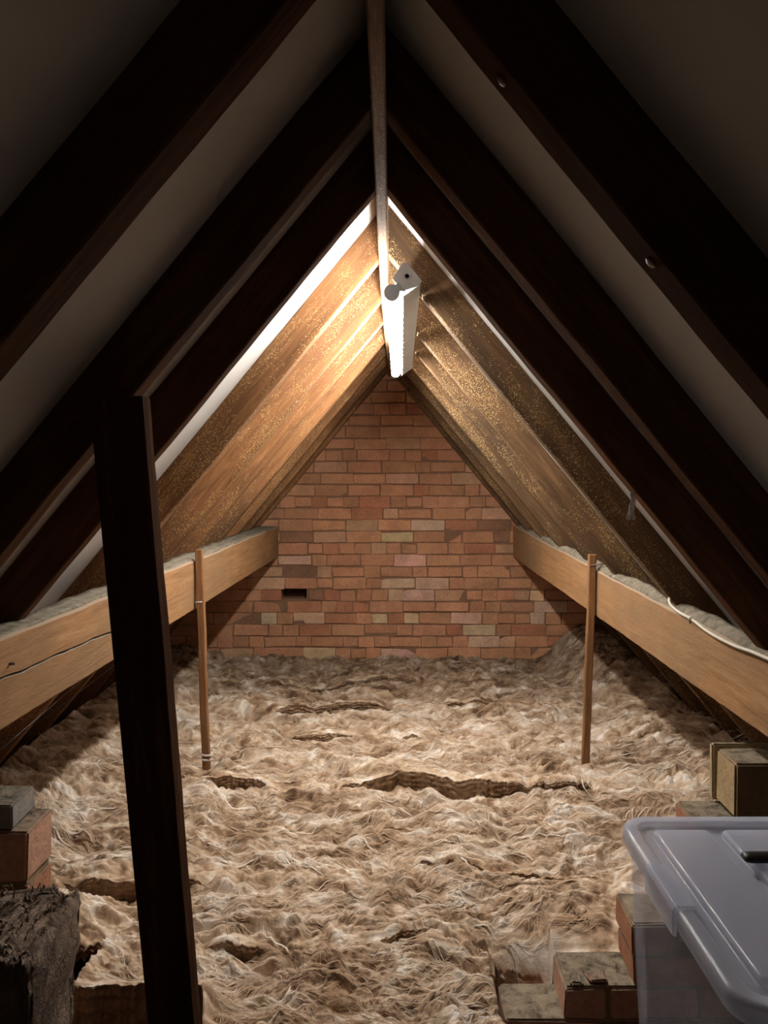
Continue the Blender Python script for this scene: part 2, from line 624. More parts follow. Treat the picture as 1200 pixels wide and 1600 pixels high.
# ------------------------------------------------------------------ rafters
raft = [(0.833, 0.060), (1.279, 0.048), (1.647, 0.043), (2.198, 0.046), (2.71, 0.046), (3.11, 0.046), (3.59, 0.045), (4.00, 0.045), (4.38, 0.045), (4.70, 0.045)]
desc = ['nearest and darkest rafter crossing the top %s corner of the frame',
        'dark rafter second from the camera on the %s slope%s',
        'dark rafter third from the camera on the %s slope, beside white lining',
        'brown speckled rafter on the %s slope, first one lit by the tube',
        'lit speckled rafter on the %s slope beside the middle of the tube lamp',
        'lit gold-flecked rafter on the %s slope, sixth from the camera',
        'lit orange-brown rafter on the %s slope by the far end of the tube lamp',
        'dim brown rafter on the %s slope, third from the brick gable',
        'dim rafter on the %s slope, second from the brick gable',
        'dark last rafter on the %s slope, lying against the brick gable']
rafters = {}
for s in (-1, 1):
    for i, (yf, th) in enumerate(raft):
        if s > 0 and i == 2: th = 0.05
        if s > 0 and i == 3: yf = 2.145
        nm = 'left' if s < 0 else 'right'
        xe = (HR - ZF - 0.01) / SL[s]
        x0 = 0.0125
        N = 60
        sec = []
        sd = random.random() * 40
        for q in range(N + 1):
            a = x0 + (xe - x0) * q / N
            zu = HR - SL[s] * a + wob(a * 2.2, sd, 0.0025)
            zt = HR + DV - SL[s] * a
            if a > xe - 0.12:
                zt = max(zt, ZF + 0.0)
            oy = wob(a * 1.3, sd + 7, 0.003)
            c_ = 0.004
            X = XR + s * a
            sec.append([(X, yf + oy, zu + c_), (X, yf + oy + c_, zu), (X, yf + th + oy - c_, zu), (X, yf + th + oy, zu + c_), (X, yf + th + oy, zt), (X, yf + oy, zt)])
        v, f = loft(sec)
        mtx = frame((XR + s * x0, yf, HR + 0.05), (s, 0, -SL[s]))
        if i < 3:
            mat = M['rafter_unlit']
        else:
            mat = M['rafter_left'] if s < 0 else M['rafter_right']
        d = desc[i]
        lab = (d % (nm, ', carrying the upright plank' if s < 0 else ' of the roof')) if i == 1 else d % nm
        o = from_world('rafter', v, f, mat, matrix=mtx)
        tag(o, lab, 'rafter', 'roof rafters on the %s slope' % nm)
        rafters[(s, i)] = o

# round bolt heads on the near right rafter
for px_, py_ in ((785, 125), (1018, 421)):
    x, y, z = pix(px_, py_, 0.862)
    z = under(1, x)
    nrm = Vector((-SL[1], 0, -1)).normalized()
    a = Vector((0, 1, 0)); b = nrm.cross(a)
    sec = []
    for rr, hh in ((0.0075, -0.001), (0.0075, 0.002), (0.005, 0.0035), (0.001, 0.004)):
        sec.append([tuple(Vector((x, y, z)) + nrm * hh + a * rr * math.cos(t * math.pi / 6) + b * rr * math.sin(t * math.pi / 6)) for t in range(12)])
    v, f = loft(sec)
    p = rafters[(1, 0)]
    o = from_world('bolt_head', v, f, M['metal'], parent=p, smooth=True)

# ridge board
sec = []
N = 90
for q in range(N + 1):
    y = -1.1 + (YW - 0.005 + 1.1) * q / N
    ox = XR + 0.004 * math.sin(y * 1.6 + 0.5)
    zb = 0.600 + wob(y, 3, 0.003)
    hw = 0.0122
    sec.append([(ox - hw, y, zb + 0.003), (ox - hw + 0.003, y, zb), (ox + hw - 0.003, y, zb), (ox + hw, y, zb + 0.003), (XR + hw, y, HR + DV - 0.016), (XR - hw, y, HR + DV - 0.016)])
v, f = loft(sec)
o = from_world('ridge_board', v, f, M['ridge'], matrix=frame((XR, 0, 0.6), (0, 1, 0)))
tag(o, 'long thin ridge board running along the apex between the rafters', 'beam')


# ------------------------------------------------------------------ purlins
def lerp(y, y0, a, y1, b):
    return a + (b - a) * (y - y0) / (y1 - y0)


def PL(y):   # left: inner x, top z, bottom z
    return lerp(y, 1.5, -0.78, YW, -0.73), lerp(y, 1.5, -0.336, YW, -0.354), lerp(y, 1.5, -0.518, YW, -0.55)


def PR(y):
    return lerp(y, 1.594, 0.79, YW, 0.76), lerp(y, 1.594, -0.402, YW, -0.35), lerp(y, 1.594, -0.566, YW, -0.553)


def contact(s, z):   # x where the rafter underside is at z
    return XR + s * (HR - z) / SL[s]


def purlin(s, fn, label):
    sec = []
    N = 260
    for q in range(N + 1):
        y = -0.6 + (YW - 0.004 + 0.6) * q / N
        xi, zt, zb = fn(y)
        wv = wob(y * 1.2, 2 + s, 0.004)
        zt += wob(y, 5 + s, 0.003)
        xo_t = contact(s, zt) - s * 0.002
        if s * (xo_t - xi) < 0.02:
            xo_t = xi + s * 0.02
            zt2 = HR - SL[s] * abs(xo_t - XR) - 0.003
        else:
            zt2 = zt
        xo = xi + s * 0.13
        zo = HR - SL[s] * abs(xo - XR) - 0.004
        zo = max(zo, zb + 0.012)
        crack = 0.0
        zc = lerp(y, 1.5, -0.413, 2.09, -0.443)
        if s < 0:
            cf = max(0, min(1, (2.75 - y) / 0.5))
            zc = -0.413 - 0.05 * (y - 1.5) + wob(y * 2, 8, 0.004)
            if y > 2.09:
                zc = -0.4425 + 0.0 * (y - 2.09) + wob(y * 2, 8, 0.004)
            crack = 0.012 * cf
            op = 0.0030 * cf
        else:
            zc = (zt + zb) / 2
            op = 0.001
        xi += wv * 0.5
        jag = 0.0015 * math.sin(q * 1.7) + 0.001 * math.sin(q * 3.9)
        ring = [(xi + s * 0.004, y, zb), (xi, y, zb + 0.004 + jag * 0.5), (xi, y, zc - op - abs(jag) * (crack > 0)), (xi + s * (crack + 0.0001), y, zc), (xi - s * (0.002 if crack else 0), y, zc + op),
                (xi, y, zt - 0.006), (xi + s * 0.006, y, zt), (xo_t, y, min(zt, zt2)), (xo, y, zo), (xo, y, zb)]
        sec.append(ring)
    v, f = loft(sec)
    p = from_world('purlin', v, f, M['purlin'], matrix=frame((fn(2)[0], 0, fn(2)[1]), (0, 1, 0)))
    tag(p, label, 'beam', 'purlins')
    # grey dust heaped on the upper arris between the rafters
    edges = [(-0.6, 0.833)] + [(raft[i][0] + raft[i][1], raft[i + 1][0]) for i in range(len(raft) - 1)]
    sec = []
    ys = []
    for (a, b) in edges:
        for q in range(17):
            ys.append((a + 0.002 + (b - a - 0.004) * q / 16, 0.15 + 0.85 * math.sin(math.pi * q / 16) ** 0.8))
    for y, hump in ys:
        xi, zt, zb = fn(y)
        x1 = contact(s, zt)
        wtop = s * (x1 - xi)
        xin = xi + s * 0.006
        rise = (0.006 + 0.014 * (s > 0) * hump) + 0.002 * math.sin(y * 40)
        xo = x1 + s * 0.012 * hump
        xm = (xin + xo) / 2
        sec.append([(xin, y, zt - 0.003), (xin + s * 0.001, y, zt + 0.003), (lerp(0.35, 0, xin, 1, xo), y, zt + rise * 0.75),
                    (lerp(0.75, 0, xin, 1, xo), y, zt + rise), (xo, y, zt + rise + 0.004), (xo, y, zt - 0.004)])
    v, f = loft(sec)
    from_world('dust_layer', v, f, M['dust'], parent=p, smooth=True)['label'] = 'pale grey dust settled along the top of the beam'
    return p


pl = purlin(-1, PL, 'heavy split purlin beam on the left, grey dust along its top')
pr = purlin(1, PR, 'heavy purlin beam on the right with a white cable clipped along it')
from_world('nail', *loft([[(PL(1.52)[0] + h, 1.53 + 0.003 * math.cos(t), -0.392 + 0.003 * math.sin(t)) for t in [k * math.pi / 4 for k in range(8)]] for h in (0.0, 0.012)]), M['metal'], parent=pl)

# white cable on the right purlin
cp = []
for a, b, off in ((1040, 900, -0.05), (1047, 922, -0.02), (1050, 942, 0.002), (1064, 956, 0.006), (1086, 968, 0.008), (1112, 988, 0.007), (1150, 1008, 0.007), (1178, 1018, 0.007), (1202, 1028, 0.007), (1240, 1045, 0.007), (1300, 1075, 0.007)):
    r = (a - 615) / 1180
    Y = 0.8049 / (r + 0.00936)
    X = PR(Y)[0] - max(off, 0.0065) if off > 0 else PR(Y)[0] - off
    if off <= 0:
        Y = X / r
    cp.append((X, Y, -(b - 735) / 1180 * Y))
o = tube('electric_cable', spline(cp, 8), 0.0042, M['cable'])
tag(o, 'thin white electric cable drooping along the right purlin', 'cable')
x_, y_, z_ = cp[4]
o = tube('cable_clip', [(x_ - 0.004, y_, z_ - 0.01), (x_ - 0.008, y_, z_), (x_ - 0.003, y_, z_ + 0.01)], 0.003, M['cable'], parent=None)
tag(o, 'small white clip nailed over the cable on the right purlin', 'clip')

# ------------------------------------------------------------------ hangers and the dark plank
h1 = timber('hanger_batten', (-0.7425, 2.88, -0.302), (-0.717, 2.90, -1.165), 0.028, 0.026, M['hanger'], up=(0, 1, 0), seg=20, rough=0.0012)
tag(h1, 'slender wooden batten nailed to the left purlin, standing in the insulation', 'batten', 'hanger battens')
h2 = timber('hanger_batten', (0.7615, 2.888, -0.322), (0.741, 2.93, -1.17), 0.028, 0.026, M['hanger'], up=(0, 1, 0), seg=20, rough=0.0012)
tag(h2, 'slender wooden batten nailed to the right purlin, standing in the insulation', 'batten', 'hanger battens')
tube('nail', [(0.748, 2.878, -0.363), (0.80, 2.862, -0.352)], 0.0022, M['metal'], parent=h2)
tube('nail', [(-0.728, 2.873, -0.50), (-0.752, 2.868, -0.502)], 0.003, M['web'], parent=h1)
pts = []
tw = []
for k_ in range(7):
    t = k_ / 6 * math.pi * 4
    tw.append((-0.717 + 0.022 * math.cos(t), 2.90 + 0.022 * math.sin(t), -1.075 - 0.006 * k_))
sp = spline(tw, 5)
tube('twine', sp, 0.004, M['web'], parent=h1)['label'] = 'frayed twine tied around the foot'

# plank: fixed to the face of the second left rafter and running down past the insulation
sec = []
for q in range(41):
    z = 0.122 - (0.122 + 1.345) * q / 40
    xr_ = -0.411 + 0.0823 * (0.122 - z)
    xl_ = -0.499 + 0.0945 * (0.122 - z)
    wv = wob(z * 2, 3, 0.0012)
    yf, yb = 1.234, 1.2765
    c_ = 0.002
    sec.append([(xl_ + c_, yf, z), (xr_ - c_ + wv, yf, z), (xr_ + wv, yf + c_, z), (xr_ + wv, yb - c_, z), (xr_ - c_ + wv, yb, z), (xl_ + c_, yb, z), (xl_, yb - c_, z), (xl_, yf + c_, z)])
v, f = loft(sec)
o = from_world('upright_plank', v, f, M['post'], matrix=frame((-0.4, 1.25, 0.1), (0.09, 0, -1), (0, 1, 0)))
tag(o, 'tall dark plank leaning upright at the left, fixed to a rafter', 'plank')

# ------------------------------------------------------------------ tube lamp on the right rafters
sdir = Vector((1, 0, -SL[1])).normalized()           # down the slope
nin = Vector((-SL[1], 0, -1)).normalized()            # into the room
top = Vector((0.038, 0, under(1, 0.038))) + nin * 0.003
Y0, Y1 = 2.0, 3.53
lamp = empty('tube_lamp', (top.x, Y0, top.z + Z0), 'long fluorescent tube lamp with white housing, glowing near the ridge', 'lamp')


def LP(u, n_, y):
    p = top + sdir * (u + 0.022 * (y - Y0) / 1.5) + nin * n_
    return (p.x, y, p.z)


W_ = 0.058
prof = [(0.0, 0.0), (W_, 0.0), (W_ + 0.004, 0.012), (W_ * 0.78, 0.052), (W_ * 0.22, 0.052), (-0.004, 0.012)]
NS = 60
sec = [[LP(u, n_, Y0 + 0.006 + (Y1 - Y0 - 0.012) * q / NS) for u, n_ in prof] for q in range(NS + 1)]
v, f = loft(sec)
from_world('housing', v, f, M['lamp_body'], parent=lamp)
for ya, yb, nm in ((Y0, Y0 + 0.006, 'end_cap'), (Y1 - 0.006, Y1, 'end_cap')):
    pc = [(-0.003, -0.001), (W_ + 0.003, -0.001), (W_ + 0.008, 0.014), (W_ * 0.85, 0.056), (W_ * 0.15, 0.056), (-0.008, 0.014)]
    v, f = loft([[LP(u, n_, y) for u, n_ in pc] for y in (ya, yb)])
    cap = from_world(nm, v, f, M['lamp_cap'], parent=lamp)
    if ya == Y0:
        ring = []
        for rr, yy in ((0.0075, ya), (0.0075, ya - 0.002), (0.0055, ya - 0.002), (0.0055, ya + 0.0)):
            ring.append([LP(0.027 + rr * math.cos(t * math.pi / 10), 0.022 + rr * math.sin(t * math.pi / 10), yy) for t in range(20)])
        v, f = loft(ring)
        from_world('knockout_ring', v, f, M['holder'], parent=cap, smooth=False)
# the tube sits off the left side of the housing's lower edge
tc = (0.034, 0.080)
for ya, yb in ((Y0 - 0.002, Y0 + 0.014), (Y1 - 0.014, Y1 + 0.002)):
    ring = []
    outline = [(tc[0] + 0.021 * math.cos(t), tc[1] + 0.021 * math.sin(t)) for t in [math.radians(a_) for a_ in range(-60, 241, 20)]]
    outline = outline + [(tc[0] - 0.008, 0.05), (tc[0] + 0.022, 0.05)]
    v, f = loft([[LP(u, n_, y) for u, n_ in outline] for y in (ya, yb)])
    from_world('lamp_holder', v, f, M['holder'], parent=lamp)
sec = []
for q in range(25):
    y = Y0 + 0.0145 + (Y1 - Y0 - 0.029) * q / 24
    sec.append([LP(tc[0] + 0.0185 * math.cos(t), tc[1] + 0.0185 * math.sin(t), y) for t in [k_ * math.pi / 8 for k_ in range(16)]])
v, f = loft(sec)
from_world('fluorescent_tube', v, f, M['tube'], parent=lamp, smooth=True)
# battered reflector wing on the right, ragged lower edge
sec = []
for q in range(121):
    y = Y0 + 0.006 + (Y1 - Y0 - 0.012) * q / 120
    rag = (0.004 * math.sin(q * 0.9) + 0.003 * math.sin(q * 2.3)) * (0.3 + q / 120)
    sec.append([LP(W_ + 0.006, 0.010, y), LP(W_ + 0.007, 0.011, y), LP(W_ + 0.004 + rag * 0.3, 0.064 + rag, y), LP(W_ + 0.002 + rag * 0.3, 0.064 + rag, y)])
v, f = loft(sec)
from_world('reflector', v, f, M['lamp_body'], parent=lamp)['label'] = 'thin side reflector with a ragged edge'


# ------------------------------------------------------------------ brick piers and loose bricks
def masonry(name, blocks, mat, label, cat, mortar=None, group=None, bevel=0.004, jit=0.003, parent=None):
    bm = bmesh.new()
    lay = bm.loops.layers.float_color.new('Col')
    for b in blocks:
        brick_geo(bm, lay, *b[:6], b[6], jit)
    bmesh.ops.bevel(bm, geom=list(bm.edges), offset=bevel, segments=2, affect='EDGES')
    if mortar:
        for b in mortar:
            brick_geo(bm, lay, *b[:6], srgb(150, 128, 100), 0.001)
    # roughen
    bmesh.ops.recalc_face_normals(bm, faces=bm.faces)
    xs = [v.co.x for v in bm.verts]; ys = [v.co.y for v in bm.verts]; zs = [v.co.z for v in bm.verts]
    cx, cy, cz = (min(xs) + max(xs)) / 2, (min(ys) + max(ys)) / 2, min(zs)
    for v_ in bm.verts:
        v_.co -= Vector((cx, cy, cz))
    me = bpy.data.meshes.new(name)
    bm.to_mesh(me); bm.free()
    o = link_mesh(name, me, mat, Matrix.Translation((cx, cy, cz + Z0)), parent)
    return tag(o, label, cat, group)


OR = srgb(196, 142, 112)
OR2 = srgb(180, 126, 98)
PK = srgb(204, 158, 134)
GR = srgb(140, 124, 104)
YA, YB = 1.755, 1.885
blocks = []; mort = []
# stepped (raking) half-brick wall carrying the right purlin: each course starts further right
courses = [(-1.345, -1.281, 0.245), (-1.275, -1.207, 0.395), (-1.200, -1.131, 0.545), (-1.125, -1.062, 0.552), (-1.050, -0.985, 0.62), (-0.975, -0.91, 0.66), (-0.90, -0.832, 0.70)]
courses = [(-1.345, -1.281, 0.262), (-1.275, -1.203, 0.398), (-1.197, -1.132, 0.560), (-1.126, -1.057, 0.556), (-1.050, -0.982, 0.64), (-0.975, -0.902, 0.68), (-0.895, -0.826, 0.705)]
for ci, (z0, z1, xs) in enumerate(courses):
    x = xs
    first = True
    while x < 1.06:
        L = 0.215 if (ci % 2 == 0 or not first) else 0.105
        xe = min(x + L, 1.08)
        if under(1, xe) + 0.02 < z1:
            pass
        blocks.append((x, xe - 0.008, YA + random.uniform(-0.003, 0.003), YB, z0, z1, random.choice([OR, OR2, PK])))
        x = xe + 0.0
        first = False
    mort.append((xs + 0.006, 1.075, YA + 0.006, YB - 0.004, z0 - 0.007, z1 + 0.003))
masonry('brick_pier', blocks, M['brick_dusty'], 'stepped dusty brick wall rising to the right beside the plastic box', 'brick wall', mort)
# mortar lumps and a fallen chunk on its steps
masonry('brick_fragment', [(0.415, 0.442, 1.762, 1.795, -1.201, -1.190, GR)], M['brick_dusty'], 'small grey mortar lump on the middle step of the brick wall', 'rubble', bevel=0.004, jit=0.004)
masonry('brick_fragment', [(0.455, 0.50, 1.764, 1.80, -1.201, -1.189, srgb(206, 146, 112))], M['brick_dusty'], 'orange brick chip on the middle step of the brick wall', 'rubble', bevel=0.004, jit=0.005)
# pale block on top
tb = masonry('stone_block', [(0.796, 1.02, 1.757, 1.868, -0.812, -0.684, srgb(176, 150, 112))], M['brick_dusty'], 'pale dusty block on top of the stepped brick wall, under the right purlin', 'block', bevel=0.005)
masonry('edging', [(0.790, 1.02, 1.871, 1.892, -0.815, -0.681, srgb(186, 166, 130))], M['brick_dusty'], None, None, parent=None, bevel=0.004)
e_ = bpy.data.objects['edging']
mw = e_.matrix_basis.copy(); e_.parent = tb; e_.matrix_basis = tb.matrix_basis.inverted() @ mw

# left pier
blocks = []; mort = []
zz = -0.716
ci = 0
LX = -0.726
while zz > -1.30:
    z0 = max(zz - 0.106, -1.345)
    if ci % 2 == 0:
        blocks.append((-0.726 - 0.215, -0.728, 1.50, 1.605, z0, zz, PK)); blocks.append((-1.00, -0.95, 1.50, 1.605, z0, zz, OR))
    else:
        blocks.append((-0.726 - 0.105, -0.726, 1.50, 1.605, z0, zz, srgb(190, 132, 104))); blocks.append((-1.00, -0.84, 1.50, 1.605, z0, zz, OR2))
    mort.append((-0.995, -0.732, 1.506, 1.60, z0 - 0.008, zz - 0.002))
    zz = z0 - 0.009
    ci += 1
masonry('brick_pier', blocks, M['brick_dusty'], 'pinkish brick pier standing under the left purlin', 'brick pier', mort)
masonry('stone_block', [(-0.98, -0.757, 1.503, 1.60, -0.714, -0.664, srgb(150, 146, 140))], M['brick_dusty'], 'grey slab lying on top of the left brick pier', 'block', bevel=0.003)


# ------------------------------------------------------------------ noise fields for the insulation
def perlin(x, y, seed):
    r = np.random.RandomState(seed)
    g = r.rand(256, 256) * 2 * np.pi
    xi = np.floor(x).astype(int); yi = np.floor(y).astype(int)
    xf = x - xi; yf = y - yi
    u = xf * xf * xf * (xf * (xf * 6 - 15) + 10); v = yf * yf * yf * (yf * (yf * 6 - 15) + 10)

    def d(ix, iy, fx, fy):
        a = g[ix % 256, iy % 256]
        return np.cos(a) * fx + np.sin(a) * fy
    n00 = d(xi, yi, xf, yf); n10 = d(xi + 1, yi, xf - 1, yf)
    n01 = d(xi, yi + 1, xf, yf - 1); n11 = d(xi + 1, yi + 1, xf - 1, yf - 1)
    return (n00 * (1 - u) + n10 * u) * (1 - v) + (n01 * (1 - u) + n11 * u) * v


def fbm(x, y, seed, o=4):
    s = 0; a = 1; t = 0
    for i in range(o):
        s = s + a * perlin(x * 2 ** i, y * 2 ** i, seed + i); t += a; a *= 0.5
    return s / t * 1.5


RES = 0.003
GX0, GX1, GY0, GY1 = -1.6, 1.6, 1.2, 4.85
gx = np.arange(GX0, GX1, RES); gy = np.arange(GY0, GY1, RES)
XX, YY = np.meshgrid(gx, gy, indexing='ij')
wx = fbm(XX * 2.3, YY * 2.3, 21, 3); wy = fbm(XX * 2.3 + 40, YY * 2.3, 25, 3)
theta = 1.9 * fbm(XX * 3.2 + wx * 0.9, YY * 4.6 + wy * 0.9, 31, 3) + 1.4 * fbm(XX * 11, YY * 13, 37, 2)
VX = np.cos(theta); VY = np.sin(theta) * 0.85


def lic(noise, n, step):
    acc = noise.copy(); cnt = np.ones_like(noise)
    for sg in (1, -1):
        px_ = np.arange(noise.shape[0])[:, None] + np.zeros(noise.shape); py_ = np.arange(noise.shape[1])[None, :] + np.zeros(noise.shape)
        for i in range(n):
            ix = np.clip(px_.astype(np.int32), 0, noise.shape[0] - 1); iy = np.clip(py_.astype(np.int32), 0, noise.shape[1] - 1)
            px_ = px_ + sg * step * VX[ix, iy]; py_ = py_ + sg * step * VY[ix, iy]
            ix = np.clip(px_.astype(np.int32), 0, noise.shape[0] - 1); iy = np.clip(py_.astype(np.int32), 0, noise.shape[1] - 1)
            acc += noise[ix, iy]; cnt += 1
    return acc / cnt


def norm01(a):
    a = (a - a.mean()) / (a.std() + 1e-9)
    return a


def blur(a, r):
    for ax in (0, 1):
        c_ = np.cumsum(np.concatenate([np.repeat(a.take([0], ax), r + 1, ax), a, np.repeat(a.take([-1], ax), r, ax)], ax), ax)
        n = 2 * r + 1
        a = (c_.take(range(n, c_.shape[ax]), ax) - c_.take(range(0, c_.shape[ax] - n), ax)) / n
    return a


wn = RS.rand(*XX.shape)
fine = norm01(lic(wn, 11, 1.0))
coarse = norm01(lic(blur(RS.rand(*XX.shape), 3), 20, 1.3))
mid = norm01(lic(blur(RS.rand(*XX.shape), 1), 16, 1.2))
rid = 1 - np.abs(fbm(XX * 6 + wx * 1.6, YY * 9 + wy * 1.6, 51, 4)) * 2.0
lump = fbm(XX * 3.5, YY * 5.5, 61, 3)
big = fbm(XX * 1.2, YY * 1.6, 71, 2)


def billow(fx, fy, seed, o=3):       # rounded pillows meeting in creases
    z = 0; a = 1.0; t = 0
    for i in range(o):
        z = z + a * np.abs(perlin(XX * fx * 2 ** i + wx * 1.2, YY * fy * 2 ** i + wy * 1.2, seed + i)); t += a; a *= 0.5
    return np.sqrt(z / t * 2.2)


bl = billow(4.5, 8.5, 131); bl2 = billow(11, 19, 141, 3); bl3 = billow(26, 40, 145, 3)
HB = -1.222 + 0.045 * big + 0.05 * lump + 0.040 * bl + 0.030 * bl2 + 0.008 * bl3 + 0.0030 * np.clip(coarse, -2.2, 2.2) + 0.0016 * np.clip(mid, -2.2, 2.2) + 0.0008 * np.clip(fine, -2.2, 2.2)
ease = lambda t: np.clip(t, 0, 1) ** 2 * (3 - 2 * np.clip(t, 0, 1))
HB += 0.05 * ease((YY - 2.3) / 0.5) * ease((3.6 - YY) / 0.8)
HB += 0.17 * ease((XX - 0.85) / 0.35) * ease((YY - 3.6) / 1.0)
HB += -0.02 * ease((YY - 3.9) / 0.6)
HB += 0.07 * ease((-0.95 - XX) / 0.35) + 0.06 * ease((XX - 0.95) / 0.3)
patch_ = norm01(fbm(XX * 9 + wx * 2, YY * 13 + wy * 2, 151, 3))
patch2 = norm01(fbm(XX * 3 + 5, YY * 4, 157, 2))
# wool slumps down to the brick steps behind the stepped wall, and stops at its left end
tgt = np.where(XX < 0.40, -1.286, -1.206) + 0.006 * lump
slump = np.exp(-np.clip(YY - 1.90, 0, 9) / 0.09) * ease((XX - 0.16) / 0.12) * ease((0.62 - XX) / 0.05)
HB = np.where(YY > 1.884, HB * (1 - slump) + tgt * slump, HB)
HB = np.where((XX > 0.225) & (YY < 1.884), np.minimum(HB, HB * (1 - ease((XX - 0.225) / 0.035)) - 1.315 * ease((XX - 0.225) / 0.035)), HB)
LOW = -1.16 + 0.045 * big + 0.03 * lump + 0.05 * ease((YY - 2.3) / 0.5) * ease((3.6 - YY) / 0.8)
patch3 = norm01(fbm(XX * 26 + wx * 3, YY * 36 + wy * 3, 161, 4))
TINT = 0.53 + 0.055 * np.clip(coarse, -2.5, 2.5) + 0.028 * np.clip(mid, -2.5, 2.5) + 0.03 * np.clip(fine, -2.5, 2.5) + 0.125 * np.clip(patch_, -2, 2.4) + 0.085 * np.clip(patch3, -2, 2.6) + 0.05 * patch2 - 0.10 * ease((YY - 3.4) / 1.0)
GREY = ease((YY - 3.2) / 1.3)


def samp(F, x, y):
    fx = np.clip((x - GX0) / RES, 0, F.shape[0] - 1.001); fy = np.clip((y - GY0) / RES, 0, F.shape[1] - 1.001)
    ix = fx.astype(int); iy = fy.astype(int); a = fx - ix; b = fy - iy
    return F[ix, iy] * (1 - a) * (1 - b) + F[ix + 1, iy] * a * (1 - b) + F[ix, iy + 1] * (1 - a) * b + F[ix + 1, iy + 1] * a * b


def bumpf(x, a, b, e=0.08):
    return ease((x - a) / e) * ease((b - x) / e)


# seams: y(x) and how far each batt's front lip stands proud (m)
def s0(x): return 1.46 + 0.17 * ease((-0.36 - x) / 0.06) + 0.01 * np.sin(x * 9)
def s1(x): return 1.87 + 0.03 * np.sin(x * 3 + 1) + 0.03 * np.sin(x * 7) - 0.03 * x
def s2(x): return 2.17 + 0.035 * np.sin(x * 2.6 + 0.6) + 0.012 * np.sin(x * 11)
def s3(x): return 2.70 - 0.03 * bumpf(x, -0.1, 0.8, 0.45) + 0.006 * np.sin(x * 9) - 0.02 * np.abs(x)
def s4(x): return 3.22 + 0.04 * np.sin(x * 3.3 + 2)
def s5(x): return 3.70 + 0.05 * np.sin(x * 2.2 + 1) + 0.01 * np.sin(x * 14)
def s6(x): return 4.22 + 0.04 * np.sin(x * 2.9)
def s7(x): return 4.775 + 0 * x


L0 = lambda x: 0.10 + 0 * x
L1 = lambda x: 0.003 * (x < 0.2) + 0.024 * bumpf(x, -0.50, -0.28, 0.1) + 0.012 * bumpf(x, -0.1, 0.15, 0.1)
L2 = lambda x: 0.003 + 0.036 * bumpf(x, -0.95, -0.52, 0.12) + 0.007 * bumpf(x, 0.0, 0.55, 0.1)
L3 = lambda x: 0.003 + 0.058 * bumpf(x, -0.22, 0.50, 0.24) + 0.014 * bumpf(x, 0.3, 0.72, 0.05) + 0.035 * bumpf(x, -0.72, -0.38, 0.15)
L4 = lambda x: 0.002 + 0.03 * bumpf(x, -0.5, -0.15, 0.1) + 0.022 * bumpf(x, 0.02, 0.16, 0.06)
L5 = lambda x: 0.002 + 0.04 * bumpf(x, -0.6, 0.02, 0.12) + 0.02 * bumpf(x, 0.18, 0.5, 0.1)
L6 = lambda x: 0.004 + 0.015 * bumpf(x, -0.8, 0.3, 0.3)
seams = [s0, s1, s2, s3, s4, s5, s6, s7]
lips = [L0, L1, L2, L3, L4, L5, L6]
blabel = ['near tan insulation batt at the bottom of the picture, beside the lowest brick step',
          'narrow shaggy insulation batt, second strip from the front, beside the foot of the stepped wall',
          'shaggy insulation batt just in front of the long dark gap',
          'thick insulation batt whose torn front edge overhangs the long dark gap, at the batten feet',
          'rumpled insulation batt just behind the feet of the two battens',
          'shaggy insulation batt with a ragged seam, third strip from the gable',
          'greyish insulation batt in the far half of the floor, second strip from the gable']
blabel[6] = 'far grey-brown insulation batt lying against the brick gable'
blabel[5] = 'shaggy insulation batt with a ragged front seam, second strip from the gable'


def ribbons(cx, cy, zfun, n, length, width, rise, rs, xlim, ylim, steps=6, fr=None):
    """loose fibre locks that follow the flow of the wool; returns verts, faces, tints"""
    x = rs.uniform(*xlim, n); y = rs.uniform(*ylim, n)
    if fr is not None:
        ok = y > fr(x) + 0.03
        x = x[ok]; y = y[ok]; n = len(x)
    P = np.zeros((n, steps + 1, 3))
    ln = length * rs.uniform(0.5, 1.5, n)
    amp = rise * rs.uniform(0.1, 1.0, n) ** 2
    bend = rs.uniform(-0.5, 0.5, n)
    wd = width * rs.uniform(0.5, 1.4, n)
    T = np.zeros((n, steps + 1, 2))
    a0 = rs.normal(0, 0.28, n)
    tl = samp(TINT, x, y)
    for s_ in range(steps + 1):
        th = samp(theta, x, y) + a0 + bend * s_ / steps * 2
        zz_ = zfun(x, y) + 0.0012 + amp * math.sin(math.pi * (0.15 + 0.85 * s_ / steps))
        P[:, s_, 0] = x; P[:, s_, 1] = y; P[:, s_, 2] = zz_
        T[:, s_, 0] = -np.sin(th); T[:, s_, 1] = np.cos(th)
        x = x + np.cos(th) * ln / steps; y = y + np.sin(th) * 0.85 * ln / steps
    x = P[:, :, 0]; y = P[:, :, 1]
    tp = np.sin(np.linspace(0.25, np.pi - 0.1, steps + 1))[None, :] * wd[:, None]
    A = P.copy(); B = P.copy()
    A[:, :, 0] += T[:, :, 0] * tp; A[:, :, 1] += T[:, :, 1] * tp
    B[:, :, 0] -= T[:, :, 0] * tp; B[:, :, 1] -= T[:, :, 1] * tp
    A[:, :, 2] += tp * 0.5
    V = np.stack([A, B], 2).reshape(-1, 3)
    base = (np.arange(n) * (steps + 1) * 2)[:, None] + (np.arange(steps) * 2)[None, :]
    base = base.ravel()
    Fq = np.stack([base, base + 1, base + 3, base + 2], 1)
    tint = np.repeat(np.clip(tl + rs.normal(0.04, 0.10, n), 0.15, 0.95), (steps + 1) * 2)
    return V, Fq, tint


